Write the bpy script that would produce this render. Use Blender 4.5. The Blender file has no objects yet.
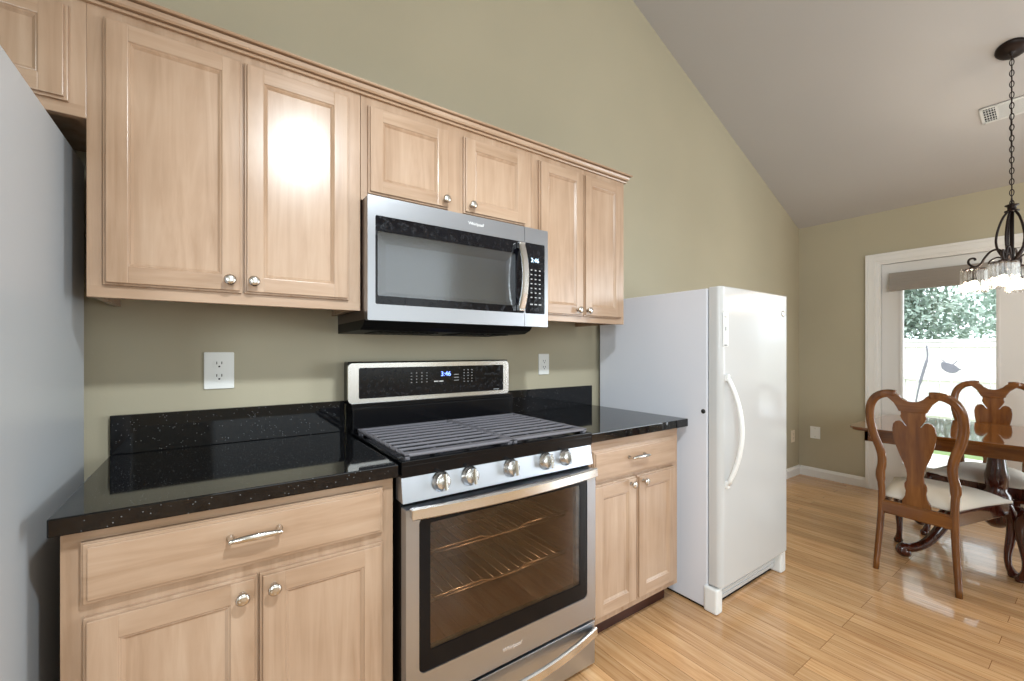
import bpy, bmesh, math, random
from mathutils import Vector, Matrix

S = bpy.context.scene
COL = S.collection
R = math.radians
random.seed(7)

# ------------------------------------------------------------------ camera, sky, lamps, exposure
cam_d = bpy.data.cameras.new('camera')
cam = bpy.data.objects.new('camera', cam_d)
COL.objects.link(cam)
cam.location = (0.0, -1.869, 1.249)
cam.rotation_euler = (R(90), 0, R(-35.06))
cam_d.sensor_width = 36.0
cam_d.lens = 425.8 / 1024 * 36.0
cam_d.shift_y = 10.0 / 1024
cam_d.clip_start = 0.02
S.camera = cam

S.view_settings.view_transform = 'Standard'
S.view_settings.look = 'None'
S.view_settings.gamma = 1.0
S.view_settings.use_curve_mapping = False
S.view_settings.exposure = 0.15
S.cycles.use_denoising = True
S.cycles.max_bounces = 10
S.cycles.transparent_max_bounces = 16
S.cycles.sample_clamp_indirect = 6.0

W = bpy.data.worlds.new('sky')
S.world = W
W.use_nodes = True
bg = W.node_tree.nodes['Background']
bg.inputs[0].default_value = (0.86, 0.94, 1.0, 1)
bg.inputs[1].default_value = 3.0


def lamp(name, kind, loc, energy, color=(1, 1, 1), size=0.1, size_y=None, rot=(0, 0, 0)):
    d = bpy.data.lights.new(name, kind)
    d.energy = energy
    d.color = color
    if kind in ('POINT', 'SPOT'):
        d.shadow_soft_size = size
        if kind == 'SPOT':
            d.spot_size = R(98)
            d.spot_blend = 1.0
    elif kind == 'SUN':
        d.angle = size
    else:
        d.shape = 'RECTANGLE'
        d.size = size
        d.size_y = size_y or size
    o = bpy.data.objects.new(name, d)
    COL.objects.link(o)
    o.location = loc
    o.rotation_euler = rot
    return o


# two hanging kitchen lamps above the photographer, then added unseen fill lights behind and on both sides
lamp('kitchen_spot', 'SPOT', (0.47, -2.01, 2.59), 150, (0.86, 0.95, 1.0), 0.06, rot=(R(40), 0, R(-8)))
lamp('kitchen_spot', 'SPOT', (1.22, -2.0, 2.65), 30, (0.86, 0.95, 1.0), 0.06, rot=(R(40), 0, R(-25)))
lamp('front_wall_fill', 'AREA', (1.6, -5.35, 1.9), 36, (0.80, 0.92, 1.0), 3.2, 2.0, (R(90), 0, 0))  # added fill from behind the camera; this wall has no window
lamp('right_wall_fill', 'AREA', (4.78, -3.6, 1.3), 110, (0.84, 0.93, 1.0), 1.8, 2.0, (R(90), 0, R(90)))  # added fill on the right wall, clear of the french door opening
lamp('left_wall_fill', 'AREA', (-1.38, -3.9, 1.7), 95, (0.80, 0.92, 1.0), 1.6, 1.3, (R(90), 0, R(-90)))  # added fill from the left; no sink window exists in this wall
lamp('sun', 'SUN', (10, -4, 8), 2.2, (1.0, 0.96, 0.9), R(1.0), rot=(R(38), R(-12), 0))

# ------------------------------------------------------------------ materials


def mat(name, color=(.8, .8, .8), rough=.5, metal=0.0, spec=.5, coat=0.0):
    m = bpy.data.materials.new(name)
    m.use_nodes = True
    b = m.node_tree.nodes['Principled BSDF']
    b.inputs['Base Color'].default_value = (*color, 1)
    b.inputs['Roughness'].default_value = rough
    b.inputs['Metallic'].default_value = metal
    b.inputs['Specular IOR Level'].default_value = spec
    b.inputs['Coat Weight'].default_value = coat
    return m


def srgb(r, g, b):
    f = lambda c: (c / 255 / 12.92) if c / 255 <= .04045 else ((c / 255 + .055) / 1.055) ** 2.4
    return (f(r), f(g), f(b))


def nd(m, t, **kw):
    n = m.node_tree.nodes.new(t)
    for k, v in kw.items():
        setattr(n, k, v)
    return n


def lk(m, a, b):
    m.node_tree.links.new(a, b)


def bsdf(m):
    return m.node_tree.nodes['Principled BSDF']


def coords(m, scale=(1, 1, 1), rot=(0, 0, 0)):
    tc = nd(m, 'ShaderNodeTexCoord')
    mp = nd(m, 'ShaderNodeMapping')
    mp.inputs['Scale'].default_value = scale
    mp.inputs['Rotation'].default_value = rot
    lk(m, tc.outputs['Object'], mp.inputs['Vector'])
    return mp.outputs['Vector']


def noise(m, vec, scale, detail=4, rough=.55, dist=0.0):
    n = nd(m, 'ShaderNodeTexNoise')
    n.inputs['Scale'].default_value = scale
    n.inputs['Detail'].default_value = detail
    n.inputs['Roughness'].default_value = rough
    n.inputs['Distortion'].default_value = dist
    lk(m, vec, n.inputs['Vector'])
    return n.outputs['Fac']


def ramp(m, fac, stops):
    r = nd(m, 'ShaderNodeValToRGB')
    el = r.color_ramp.elements
    while len(el) < len(stops):
        el.new(0.5)
    for e, (p, c) in zip(el, stops):
        e.position = p
        e.color = (*c, 1)
    lk(m, fac, r.inputs['Fac'])
    return r.outputs['Color']


def bump(m, fac, strength, dist=.01):
    b = nd(m, 'ShaderNodeBump')
    b.inputs['Strength'].default_value = strength
    b.inputs['Distance'].default_value = dist
    lk(m, fac, b.inputs['Height'])
    lk(m, b.outputs['Normal'], bsdf(m).inputs['Normal'])


def wood(name, c0, c1, c2, axis, rough=.32, sc=1.0, coat=.0):
    m = mat(name, c1, rough, coat=coat)
    s = {'x': (1.2, 16, 16), 'y': (16, 1.2, 16), 'z': (16, 16, 1.2)}[axis]
    v = coords(m, tuple(a * sc for a in s))
    f1 = noise(m, v, 1.6, 6, .6, .6)
    v2 = coords(m, (2.1, 2.1, 2.1))
    f2 = noise(m, v2, 1.7, 3, .5)
    mx = nd(m, 'ShaderNodeMath', operation='MULTIPLY_ADD')
    lk(m, f1, mx.inputs[0])
    mx.inputs[1].default_value = .65
    h = nd(m, 'ShaderNodeMath', operation='MULTIPLY')
    lk(m, f2, h.inputs[0])
    h.inputs[1].default_value = .35
    lk(m, h.outputs[0], mx.inputs[2])
    c = ramp(m, mx.outputs[0], [(.32, c0), (.5, c1), (.68, c2)])
    lk(m, c, bsdf(m).inputs['Base Color'])
    return m


M = {}
MA = (srgb(157, 127, 101), srgb(177, 148, 123), srgb(190, 163, 139))
M['maple_v'] = wood('maple_vertical_grain', *MA, 'z', .26)
M['maple_h'] = wood('maple_horizontal_grain', *MA, 'x', .26)
M['maple_edge'] = mat('maple_routed_edge', srgb(150, 100, 58), .4)
CH = (srgb(82, 42, 14), srgb(112, 66, 26), srgb(138, 88, 42))
M['cherry_v'] = wood('cherry_vertical_grain', *CH, 'z', .22, 1.2, .3)
M['cherry_h'] = wood('cherry_horizontal_grain', *CH, 'y', .16, 1.2, .4)
M['cherry_top'] = wood('polished_tabletop', *CH, 'y', .07, 1.2, .6)
DK = (srgb(42, 14, 8), srgb(62, 22, 12), srgb(84, 34, 18))
M['mahogany'] = wood('dark_mahogany', *DK, 'z', .2, 1.2, .4)


def wallpaint(name, col, amt=.04):
    m = mat(name, col, .75, spec=.3)
    v = coords(m)
    f = noise(m, v, 140, 3)
    bump(m, f, .12, .002)
    f2 = noise(m, v, 1.3, 2)
    c = ramp(m, f2, [(.3, tuple(x * (1 - amt) for x in col)), (.7, tuple(x * (1 + amt) for x in col))])
    lk(m, c, bsdf(m).inputs['Base Color'])
    return m


M['wall'] = wallpaint('khaki_wall_paint', srgb(180, 171, 148))
M['ceil'] = wallpaint('ceiling_paint', srgb(184, 181, 179), .02)
M['white'] = mat('white_trim_paint', srgb(232, 230, 227), .4)
M['doorwhite'] = mat('white_door_paint', srgb(222, 220, 218), .45)

# floor: oak strips running away from the cabinet wall


def floor_mat():
    m = mat('oak_strip_floor', (.6, .4, .2), .24, coat=.35)
    tc = nd(m, 'ShaderNodeTexCoord')
    sp = nd(m, 'ShaderNodeSeparateXYZ')
    lk(m, tc.outputs['Object'], sp.inputs[0])
    cb = nd(m, 'ShaderNodeCombineXYZ')
    lk(m, sp.outputs['Y'], cb.inputs['X'])
    lk(m, sp.outputs['X'], cb.inputs['Y'])
    br = nd(m, 'ShaderNodeTexBrick')
    br.offset = .37
    br.offset_frequency = 3
    br.inputs['Scale'].default_value = 1.0
    br.inputs['Brick Width'].default_value = 1.15
    br.inputs['Row Height'].default_value = .083
    br.inputs['Mortar Size'].default_value = .0011
    br.inputs['Mortar Smooth'].default_value = .3
    br.inputs['Bias'].default_value = 0
    br.inputs['Color1'].default_value = (0, 0, 0, 1)
    br.inputs['Color2'].default_value = (1, 1, 1, 1)
    br.inputs['Mortar'].default_value = (.5, .5, .5, 1)
    lk(m, cb.outputs[0], br.inputs['Vector'])
    # grain, shifted per board
    mv = nd(m, 'ShaderNodeVectorMath', operation='MULTIPLY_ADD')
    lk(m, br.outputs['Color'], mv.inputs[0])
    mv.inputs[1].default_value = (7, 13, 5)
    lk(m, cb.outputs[0], mv.inputs[2])
    mp = nd(m, 'ShaderNodeMapping')
    mp.inputs['Scale'].default_value = (1.6, 30, 1)
    lk(m, mv.outputs[0], mp.inputs['Vector'])
    g = noise(m, mp.outputs[0], 1.5, 6, .62, 1.2)
    c1 = ramp(m, g, [(.28, srgb(178, 130, 86)), (.5, srgb(207, 162, 115)), (.72, srgb(222, 183, 139))])
    tint = ramp(m, br.outputs['Color'], [(0, (.80, .77, .73)), (.5, (1, 1, 1)), (1, (1.10, 1.08, 1.05))])
    mul = nd(m, 'ShaderNodeMix', data_type='RGBA', blend_type='MULTIPLY')
    mul.inputs['Factor'].default_value = 1
    lk(m, c1, mul.inputs['A'])
    lk(m, tint, mul.inputs['B'])
    mor = nd(m, 'ShaderNodeMix', data_type='RGBA', blend_type='MIX')
    lk(m, br.outputs['Fac'], mor.inputs['Factor'])
    lk(m, mul.outputs['Result'], mor.inputs['A'])
    mor.inputs['B'].default_value = (*srgb(128, 84, 44), 1)
    lk(m, mor.outputs['Result'], bsdf(m).inputs['Base Color'])
    bump(m, g, .03, .002)
    return m


M['floor'] = floor_mat()


def steel(name, col, axis, rough=.27):
    m = mat(name, col, rough, 1.0)
    s = {'x': (3, 900, 900), 'z': (900, 900, 3), 'y': (900, 3, 900)}[axis]
    v = coords(m, s)
    f = noise(m, v, 1.0, 2)
    c = ramp(m, f, [(.2, (rough - .02,) * 3), (.8, (rough + .03,) * 3)])
    lk(m, c, bsdf(m).inputs['Roughness'])
    tg = nd(m, 'ShaderNodeTangent', direction_type='RADIAL', axis='Z')
    lk(m, tg.outputs[0], bsdf(m).inputs['Tangent'])
    bsdf(m).inputs['Anisotropic'].default_value = .55
    if axis == 'z':
        bsdf(m).inputs['Anisotropic Rotation'].default_value = .25
    return m


M['steel'] = steel('brushed_stainless_steel', srgb(186, 191, 200), 'x', .34)
M['steel_dim'] = steel('brushed_stainless_microwave', srgb(160, 161, 165), 'x', .3)
M['steel_bright'] = steel('polished_stainless_handle', srgb(226, 224, 220), 'x', .22)
M['steel_z'] = steel('brushed_stainless_vertical', srgb(222, 221, 219), 'z', .24)
M['nickel'] = mat('satin_nickel', srgb(214, 210, 203), .24, 1)
M['black_gloss'] = mat('black_gloss_enamel', (.004, .004, .005), .16, spec=.22)
M['black_matte'] = mat('black_matte_plastic', (.004, .004, .004), .5, spec=.2)
M['iron'] = mat('grey_cast_iron', srgb(112, 110, 116), .42, spec=.5)


def black_glass(name, speck):
    m = mat(name, (.003, .003, .005), .1, spec=.3)
    v = coords(m)
    n = noise(m, v, 55, 4, .7)
    c = ramp(m, n, [(.46, (.05, .05, .05)), (.62, (speck, speck, speck))])
    lk(m, c, bsdf(m).inputs['Roughness'])
    bump(m, noise(m, v, 160, 3, .7), .12, .002)
    return m


M['black_glass'] = black_glass('smudged_black_glass', .32)


def granite():
    m = mat('black_granite', (.008, .008, .01), .05, spec=.38)
    v = coords(m)
    vo = nd(m, 'ShaderNodeTexVoronoi')
    vo.inputs['Scale'].default_value = 230
    lk(m, v, vo.inputs['Vector'])
    sel = nd(m, 'ShaderNodeSeparateColor')
    lk(m, vo.outputs['Color'], sel.inputs[0])
    a = nd(m, 'ShaderNodeMath', operation='GREATER_THAN')
    lk(m, sel.outputs[0], a.inputs[0])
    a.inputs[1].default_value = .93
    b = nd(m, 'ShaderNodeMath', operation='LESS_THAN')
    lk(m, vo.outputs['Distance'], b.inputs[0])
    b.inputs[1].default_value = .28
    k = nd(m, 'ShaderNodeMath', operation='MULTIPLY')
    lk(m, a.outputs[0], k.inputs[0])
    lk(m, b.outputs[0], k.inputs[1])
    f = noise(m, v, 60, 4, .7)
    base = ramp(m, f, [(.35, (.002, .002, .003)), (.7, (.009, .009, .010))])
    mx = nd(m, 'ShaderNodeMix', data_type='RGBA')
    lk(m, k.outputs[0], mx.inputs['Factor'])
    lk(m, base, mx.inputs['A'])
    mx.inputs['B'].default_value = (.15, .155, .16, 1)
    lk(m, mx.outputs['Result'], bsdf(m).inputs['Base Color'])
    return m


M['granite'] = granite()


def appliance(name, col, rough, sc, st):
    m = mat(name, col, rough)
    v = coords(m)
    bump(m, noise(m, v, sc, 3, .6), st, .002)
    return m


M['freezer_white'] = appliance('textured_white_enamel', srgb(202, 202, 201), .16, 26, .10)
M['freezer_side'] = appliance('textured_white_side_panel', srgb(222, 223, 230), .4, 260, .12)
M['freezer_plastic'] = mat('white_plastic', srgb(236, 236, 234), .35)
M['freezer_grille'] = mat('pale_grey_grille', srgb(205, 206, 206), .4)
M['fridge_grey'] = appliance('textured_grey_side_panel', srgb(188, 192, 196), .36, 240, .15)
M['gap'] = mat('dark_gasket', srgb(120, 120, 122), .6)
M['fabric'] = appliance('cream_seat_fabric', srgb(216, 208, 195), .85, 300, .3)
M['outlet'] = mat('white_outlet_plastic', srgb(236, 236, 232), .35)
M['outlet_dark'] = mat('outlet_slot', (.02, .02, .02), .6)
M['almond'] = mat('almond_plate_plastic', srgb(226, 212, 190), .4)
M['bronze'] = mat('oil_rubbed_bronze', srgb(30, 17, 13), .4, .5)
M['vent_white'] = mat('white_vent_metal', srgb(205, 206, 204), .5)
M['shade_grey'] = appliance('grey_woven_shade', srgb(150, 142, 134), .9, 220, .3)
M['lettering'] = mat('white_lettering', srgb(240, 240, 240), .4)
M['lettering_dim'] = mat('grey_button_lettering', srgb(170, 170, 170), .5)
M['logo_faint'] = mat('etched_lettering', srgb(232, 226, 220), .3, .6)
M['oven_in'] = mat('brown_oven_enamel', srgb(92, 68, 50), .35)


def emit(name, col, s):
    m = bpy.data.materials.new(name)
    m.use_nodes = True
    b = bsdf(m)
    b.inputs['Base Color'].default_value = (*col, 1)
    b.inputs['Emission Color'].default_value = (*col, 1)
    b.inputs['Emission Strength'].default_value = s
    return m


M['digit'] = emit('blue_display_digits', (.18, .3, 1.0), 3.0)
M['digit_pale'] = emit('pale_display_digits', (.55, .8, 1.0), 1.6)
M['bulb'] = emit('glowing_bulb', (1.0, .9, .76), 24.0)


def thin_glass(name, tint, refl=1.0, rough=.02, base=.04):
    m = bpy.data.materials.new(name)
    m.use_nodes = True
    nt = m.node_tree
    nt.nodes.remove(bsdf(m))
    out = nt.nodes['Material Output']
    t = nd(m, 'ShaderNodeBsdfTransparent')
    t.inputs[0].default_value = (*tint, 1)
    g = nd(m, 'ShaderNodeBsdfGlossy')
    g.inputs[0].default_value = (refl, refl, refl, 1)
    g.inputs['Roughness'].default_value = rough
    fr = nd(m, 'ShaderNodeFresnel')
    ge = nd(m, 'ShaderNodeNewGeometry')
    io = nd(m, 'ShaderNodeMapRange')
    io.inputs['To Min'].default_value = 1.5
    io.inputs['To Max'].default_value = 1 / 1.5
    lk(m, ge.outputs['Backfacing'], io.inputs['Value'])
    lk(m, io.outputs[0], fr.inputs['IOR'])
    ad = nd(m, 'ShaderNodeMath', operation='ADD', use_clamp=True)
    lk(m, fr.outputs[0], ad.inputs[0])
    ad.inputs[1].default_value = base
    mx = nd(m, 'ShaderNodeMixShader')
    lk(m, ad.outputs[0], mx.inputs[0])
    lk(m, t.outputs[0], mx.inputs[1])
    lk(m, g.outputs[0], mx.inputs[2])
    lk(m, mx.outputs[0], out.inputs[0])
    return m


M['pane'] = thin_glass('clear_door_pane', (.97, .98, .98), .8, .0, .0)
M['oven_glass'] = thin_glass('smoked_oven_glass', (.78, .66, .55), 1.0, .03, .02)
M['mw_glass'] = thin_glass('smoked_microwave_glass', (.8, .81, .83), 1.0, .12, .03)
def crystal():
    m = thin_glass('faceted_crystal', (.93, .92, .91), 1.0, .05, .1)
    nt = m.node_tree
    out = nt.nodes['Material Output']
    src = out.inputs[0].links[0].from_socket
    tl = nd(m, 'ShaderNodeBsdfTranslucent')
    tl.inputs[0].default_value = (.95, .95, .95, 1)
    mx = nd(m, 'ShaderNodeMixShader')
    mx.inputs[0].default_value = .0
    lk(m, src, mx.inputs[1])
    lk(m, tl.outputs[0], mx.inputs[2])
    lk(m, mx.outputs[0], out.inputs[0])
    return m


M['crystal'] = crystal()

# ------------------------------------------------------------------ mesh helpers


def T(tb, bm, mi=0, smooth=False):
    for f in tb.faces:
        f.material_index = mi
        f.smooth = smooth
    me = bpy.data.meshes.new('tmp')
    tb.to_mesh(me)
    tb.free()
    bm.from_mesh(me)
    bpy.data.meshes.remove(me)


def box(bm, x0, x1, y0, y1, z0, z1, bev=0.0, mi=0, seg=2):
    tb = bmesh.new()
    x0, x1 = min(x0, x1), max(x0, x1)
    y0, y1 = min(y0, y1), max(y0, y1)
    z0, z1 = min(z0, z1), max(z0, z1)
    vs = [tb.verts.new((x, y, z)) for z in (z0, z1) for y in (y0, y1) for x in (x0, x1)]
    for q in ((0, 2, 3, 1), (4, 5, 7, 6), (0, 1, 5, 4), (2, 6, 7, 3), (0, 4, 6, 2), (1, 3, 7, 5)):
        tb.faces.new([vs[i] for i in q])
    if bev > 0:
        bmesh.ops.bevel(tb, geom=tb.edges[:], offset=bev, segments=seg, affect='EDGES', profile=.6)
    T(tb, bm, mi)


def prism(bm, pts, d, origin=(0, 0, 0), U=(1, 0, 0), V=(0, 0, 1), bev=0.0, mi=0, smooth=False):
    """closed outline pts (u,v) in plane U,V, extruded by d along UxV normal-ish vector"""
    tb = bmesh.new()
    U = Vector(U)
    V = Vector(V)
    N = U.cross(V)
    o = Vector(origin)
    a = [tb.verts.new(o + U * u + V * v) for u, v in pts]
    b = [tb.verts.new(o + U * u + V * v + N * d) for u, v in pts]
    n = len(pts)
    fa = tb.faces.new(a)
    fb = tb.faces.new(b[::-1])
    for i in range(n):
        j = (i + 1) % n
        tb.faces.new((a[i], b[i], b[j], a[j]))
    bmesh.ops.recalc_face_normals(tb, faces=tb.faces[:])
    if bev > 0:
        ed = [e for e in tb.edges if (fa in e.link_faces or fb in e.link_faces)]
        bmesh.ops.bevel(tb, geom=ed, offset=bev, segments=2, affect='EDGES', profile=.6)
    bmesh.ops.triangulate(tb, faces=[f for f in tb.faces if len(f.verts) > 4])
    T(tb, bm, mi, smooth)


def tube(bm, pts, r, n=10, mi=0, up=None, r2=None, caps=True, smooth=True, closed=False):
    """r, r2: radii (scalars or lists) across `side` and `up`"""
    tb = bmesh.new()
    P = [Vector(p) for p in pts]
    k = len(P)
    rr = r if isinstance(r, (list, tuple)) else [r] * k
    r2 = rr if r2 is None else (r2 if isinstance(r2, (list, tuple)) else [r2] * k)
    rings = []
    upv = Vector(up) if up else None
    prev = None
    for i in range(k):
        if closed:
            t = (P[(i + 1) % k] - P[i - 1]).normalized()
        else:
            t = (P[min(i + 1, k - 1)] - P[max(i - 1, 0)]).normalized()
        if upv is None:
            if prev is None:
                prev = Vector((0, 0, 1)) if abs(t.z) < .9 else Vector((1, 0, 0))
            u = (prev - t * prev.dot(t)).normalized()
            prev = u
        else:
            u = (upv - t * upv.dot(t)).normalized()
        s = t.cross(u)
        rings.append([tb.verts.new(P[i] + s * (rr[i] * math.cos(2 * math.pi * j / n)) + u * (r2[i] * math.sin(2 * math.pi * j / n))) for j in range(n)])
    m = k if closed else k - 1
    for i in range(m):
        a, b = rings[i], rings[(i + 1) % k]
        for j in range(n):
            tb.faces.new((a[j], a[(j + 1) % n], b[(j + 1) % n], b[j]))
    if caps and not closed:
        tb.faces.new(rings[0][::-1])
        tb.faces.new(rings[-1])
    bmesh.ops.recalc_face_normals(tb, faces=tb.faces[:])
    T(tb, bm, mi, smooth)


def bar(bm, pts, w, h, up=(0, 0, 1), mi=0, bev=.0):
    """flat rectangular bar swept along pts: w across, h along up"""
    tb = bmesh.new()
    P = [Vector(p) for p in pts]
    k = len(P)
    upv = Vector(up)
    rings = []
    for i in range(k):
        t = (P[min(i + 1, k - 1)] - P[max(i - 1, 0)]).normalized()
        u = (upv - t * upv.dot(t)).normalized()
        s = t.cross(u)
        c = min(w, h) * .3
        a, b = w / 2, h / 2
        loc = [(a - c, b), (a, b - c), (a, -b + c), (a - c, -b), (-a + c, -b), (-a, -b + c), (-a, b - c), (-a + c, b)]
        rings.append([tb.verts.new(P[i] + s * x + u * y) for x, y in loc])
    for i in range(k - 1):
        a, b = rings[i], rings[i + 1]
        for j in range(8):
            tb.faces.new((a[j], a[(j + 1) % 8], b[(j + 1) % 8], b[j]))
    tb.faces.new(rings[0][::-1])
    tb.faces.new(rings[-1])
    bmesh.ops.recalc_face_normals(tb, faces=tb.faces[:])
    T(tb, bm, mi)


def lathe(bm, prof, c=(0, 0, 0), axis=(0, 0, 1), n=20, mi=0, smooth=True):
    tb = bmesh.new()
    ax = Vector(axis).normalized()
    q = Vector((0, 0, 1)).rotation_difference(ax).to_matrix()
    c = Vector(c)
    rings = []
    for r, h in prof:
        if r < 1e-6:
            rings.append([tb.verts.new(c + q @ Vector((0, 0, h)))])
        else:
            rings.append([tb.verts.new(c + q @ Vector((r * math.cos(2 * math.pi * j / n), r * math.sin(2 * math.pi * j / n), h))) for j in range(n)])
    for a, b in zip(rings, rings[1:]):
        for j in range(n):
            k = (j + 1) % n
            if len(a) == 1 and len(b) == 1:
                continue
            if len(a) == 1:
                tb.faces.new((a[0], b[j], b[k]))
            elif len(b) == 1:
                tb.faces.new((a[j], a[k], b[0]))
            else:
                tb.faces.new((a[j], a[k], b[k], b[j]))
    if len(rings[0]) > 1:
        tb.faces.new(rings[0][::-1])
    if len(rings[-1]) > 1:
        tb.faces.new(rings[-1])
    bmesh.ops.recalc_face_normals(tb, faces=tb.faces[:])
    T(tb, bm, mi, smooth)


def rrect(u0, u1, v0, v1, r, n=5):
    out = []
    for cu, cv, a0 in ((u1 - r, v1 - r, 0), (u0 + r, v1 - r, 90), (u0 + r, v0 + r, 180), (u1 - r, v0 + r, 270)):
        for i in range(n + 1):
            a = R(a0 + 90 * i / n)
            out.append((cu + r * math.cos(a), cv + r * math.sin(a)))
    return out


def ring_plate(bm, outer, inner, y0, y1, mi=0):
    """frame between two outlines of equal count in xz, from y0 (front) to y1 (back)"""
    tb = bmesh.new()
    n = len(outer)
    mk = lambda pts, y: [tb.verts.new((u, y, v)) for u, v in pts]
    of, inf_, ob, ib = mk(outer, y0), mk(inner, y0), mk(outer, y1), mk(inner, y1)
    for i in range(n):
        j = (i + 1) % n
        tb.faces.new((of[i], of[j], inf_[j], inf_[i]))
        tb.faces.new((of[j], of[i], ob[i], ob[j]))
        tb.faces.new((inf_[i], inf_[j], ib[j], ib[i]))
        tb.faces.new((ob[i], ib[i], ib[j], ob[j]))
    bmesh.ops.recalc_face_normals(tb, faces=tb.faces[:])
    T(tb, bm, mi)


def spline(pts, n=6):
    """Catmull-Rom through pts (tuples)"""
    P = [Vector(p) for p in pts]
    P = [P[0] * 2 - P[1]] + P + [P[-1] * 2 - P[-2]]
    out = []
    for i in range(1, len(P) - 2):
        for k in range(n):
            t = k / n
            a, b, c, d = P[i - 1], P[i], P[i + 1], P[i + 2]
            out.append(.5 * ((2 * b) + (c - a) * t + (2 * a - 5 * b + 4 * c - d) * t * t + (3 * b - a - 3 * c + d) * t ** 3))
    out.append(P[-2])
    return out


# ------------------------------------------------------------------ object helpers


def thing(name, label, cat, loc=(0, 0, 0), rz=0.0, group=None, kind=None):
    o = bpy.data.objects.new(name, None)
    o.empty_display_size = .05
    COL.objects.link(o)
    o.location = loc
    o.rotation_euler = (0, 0, rz)
    tag(o, label, cat, group, kind)
    return o


def tag(o, label=None, cat=None, group=None, kind=None):
    for k, v in (('label', label), ('category', cat), ('group', group), ('kind', kind)):
        if v:
            o[k] = v
    return o


def base_loc(p):
    v = Vector((0, 0, 0))
    while p is not None:
        v += Vector(p.location)
        p = p.parent
    return v


def obj(name, bm, mats, parent=None, local=False, label=None, loc=None):
    """link bm as one mesh; geometry is given in world space unless local"""
    if not isinstance(mats, (list, tuple)):
        mats = [mats]
    off = Vector((0, 0, 0))
    if parent is not None and not local:
        off = base_loc(parent)
    if loc is not None:
        off = Vector(loc)
    if off.length > 0:
        bmesh.ops.translate(bm, verts=bm.verts[:], vec=-off)
    me = bpy.data.meshes.new(name)
    bm.to_mesh(me)
    bm.free()
    for m in mats:
        me.materials.append(M[m] if isinstance(m, str) else m)
    o = bpy.data.objects.new(name, me)
    COL.objects.link(o)
    if parent is not None:
        o.parent = parent
    elif loc is not None:
        o.location = loc
    if label:
        o['label'] = label
    return o


def struct(name, bm, m, loc=None, label=None):
    o = obj(name, bm, m, loc=loc)
    o['kind'] = 'structure'
    if label:
        o['label'] = label
    return o


def text(name, s, size, parent, pos, U, V, m, depth=.0006, shear=0.0):
    cu = bpy.data.curves.new(name, 'FONT')
    cu.body = s
    cu.size = size
    cu.extrude = depth
    cu.shear = shear
    cu.align_x = 'CENTER'
    cu.align_y = 'CENTER'
    to = bpy.data.objects.new(name, cu)
    COL.objects.link(to)
    dg = bpy.context.evaluated_depsgraph_get()
    me = bpy.data.meshes.new_from_object(to.evaluated_get(dg))
    bpy.data.objects.remove(to)
    bpy.data.curves.remove(cu)
    U = Vector(U).normalized()
    V = Vector(V).normalized()
    N = U.cross(V)
    o3 = Vector(pos) - base_loc(parent)
    mt = Matrix(((U.x, V.x, N.x, o3.x), (U.y, V.y, N.y, o3.y), (U.z, V.z, N.z, o3.z), (0, 0, 0, 1)))
    me.transform(mt)
    me.name = name
    me.materials.clear()
    me.materials.append(M[m])
    o = bpy.data.objects.new(name, me)
    COL.objects.link(o)
    o.parent = parent
    return o


def dup(root, loc, rz, label, group=None):
    r = root.copy()
    COL.objects.link(r)
    r.location = loc
    r.rotation_euler = (0, 0, rz)
    r['label'] = label
    if group:
        r['group'] = group
    for ch in list(root.children):
        c = ch.copy()
        COL.objects.link(c)
        c.parent = r
        for g in list(ch.children):
            d = g.copy()
            COL.objects.link(d)
            d.parent = c
    return r


# ------------------------------------------------------------------ room shell
XW, XL, YB = 4.875, -1.45, -5.6
EAVE, SL = 2.485, .43
ceil_z = lambda x: EAVE + SL * (XW - x)
RIDGE = .2

bm = bmesh.new()
box(bm, XL - .1, XW + .13, YB - .1, .12, -.12, 0)
struct('floor', bm, 'floor')

# cabinet wall with a gable top
bm = bmesh.new()
zr = ceil_z(RIDGE)
prism(bm, [(XL - .12, 0), (XW + .12, 0), (XW + .12, ceil_z(XW + .12)), (RIDGE, zr), (XL - .12, zr - .43 * (RIDGE - XL + .12))], -.12,
      origin=(0, 0, 0), U=(1, 0, 0), V=(0, 0, 1))
struct('wall_back', bm, 'wall')
# front wall behind the photographer
bm = bmesh.new()
prism(bm, [(XL - .12, 0), (XW + .12, 0), (XW + .12, ceil_z(XW + .12)), (RIDGE, zr), (XL - .12, zr - .43 * (RIDGE - XL + .12))], .12,
      origin=(0, YB, 0), U=(1, 0, 0), V=(0, 0, 1))
struct('wall_front', bm, 'wall')
bm = bmesh.new()
box(bm, XL - .12, XL, YB, 0, 0, zr - .43 * (RIDGE - XL))
struct('wall_left', bm, 'wall')
# right wall with the french door opening
DY0, DY1, DZ = -.62, -2.33, 2.045
bm = bmesh.new()
box(bm, XW, XW + .12, DY0, 0, 0, EAVE)
box(bm, XW, XW + .12, DY1, DY0, DZ, EAVE)
box(bm, XW, XW + .12, YB, DY1, 0, EAVE)
struct('wall_right', bm, 'wall')
bm = bmesh.new()
prism(bm, [(XW + .14, ceil_z(XW + .14)), (RIDGE, zr), (XL - .12, zr - .43 * (RIDGE - XL + .12)), (XL - .12, zr - .43 * (RIDGE - XL + .12) + .1),
           (RIDGE, zr + .1), (XW + .14, ceil_z(XW + .14) + .1)], -(-YB + .24),
      origin=(0, YB - .12, 0), U=(1, 0, 0), V=(0, 0, 1))
struct('ceiling', bm, 'ceil')


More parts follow.
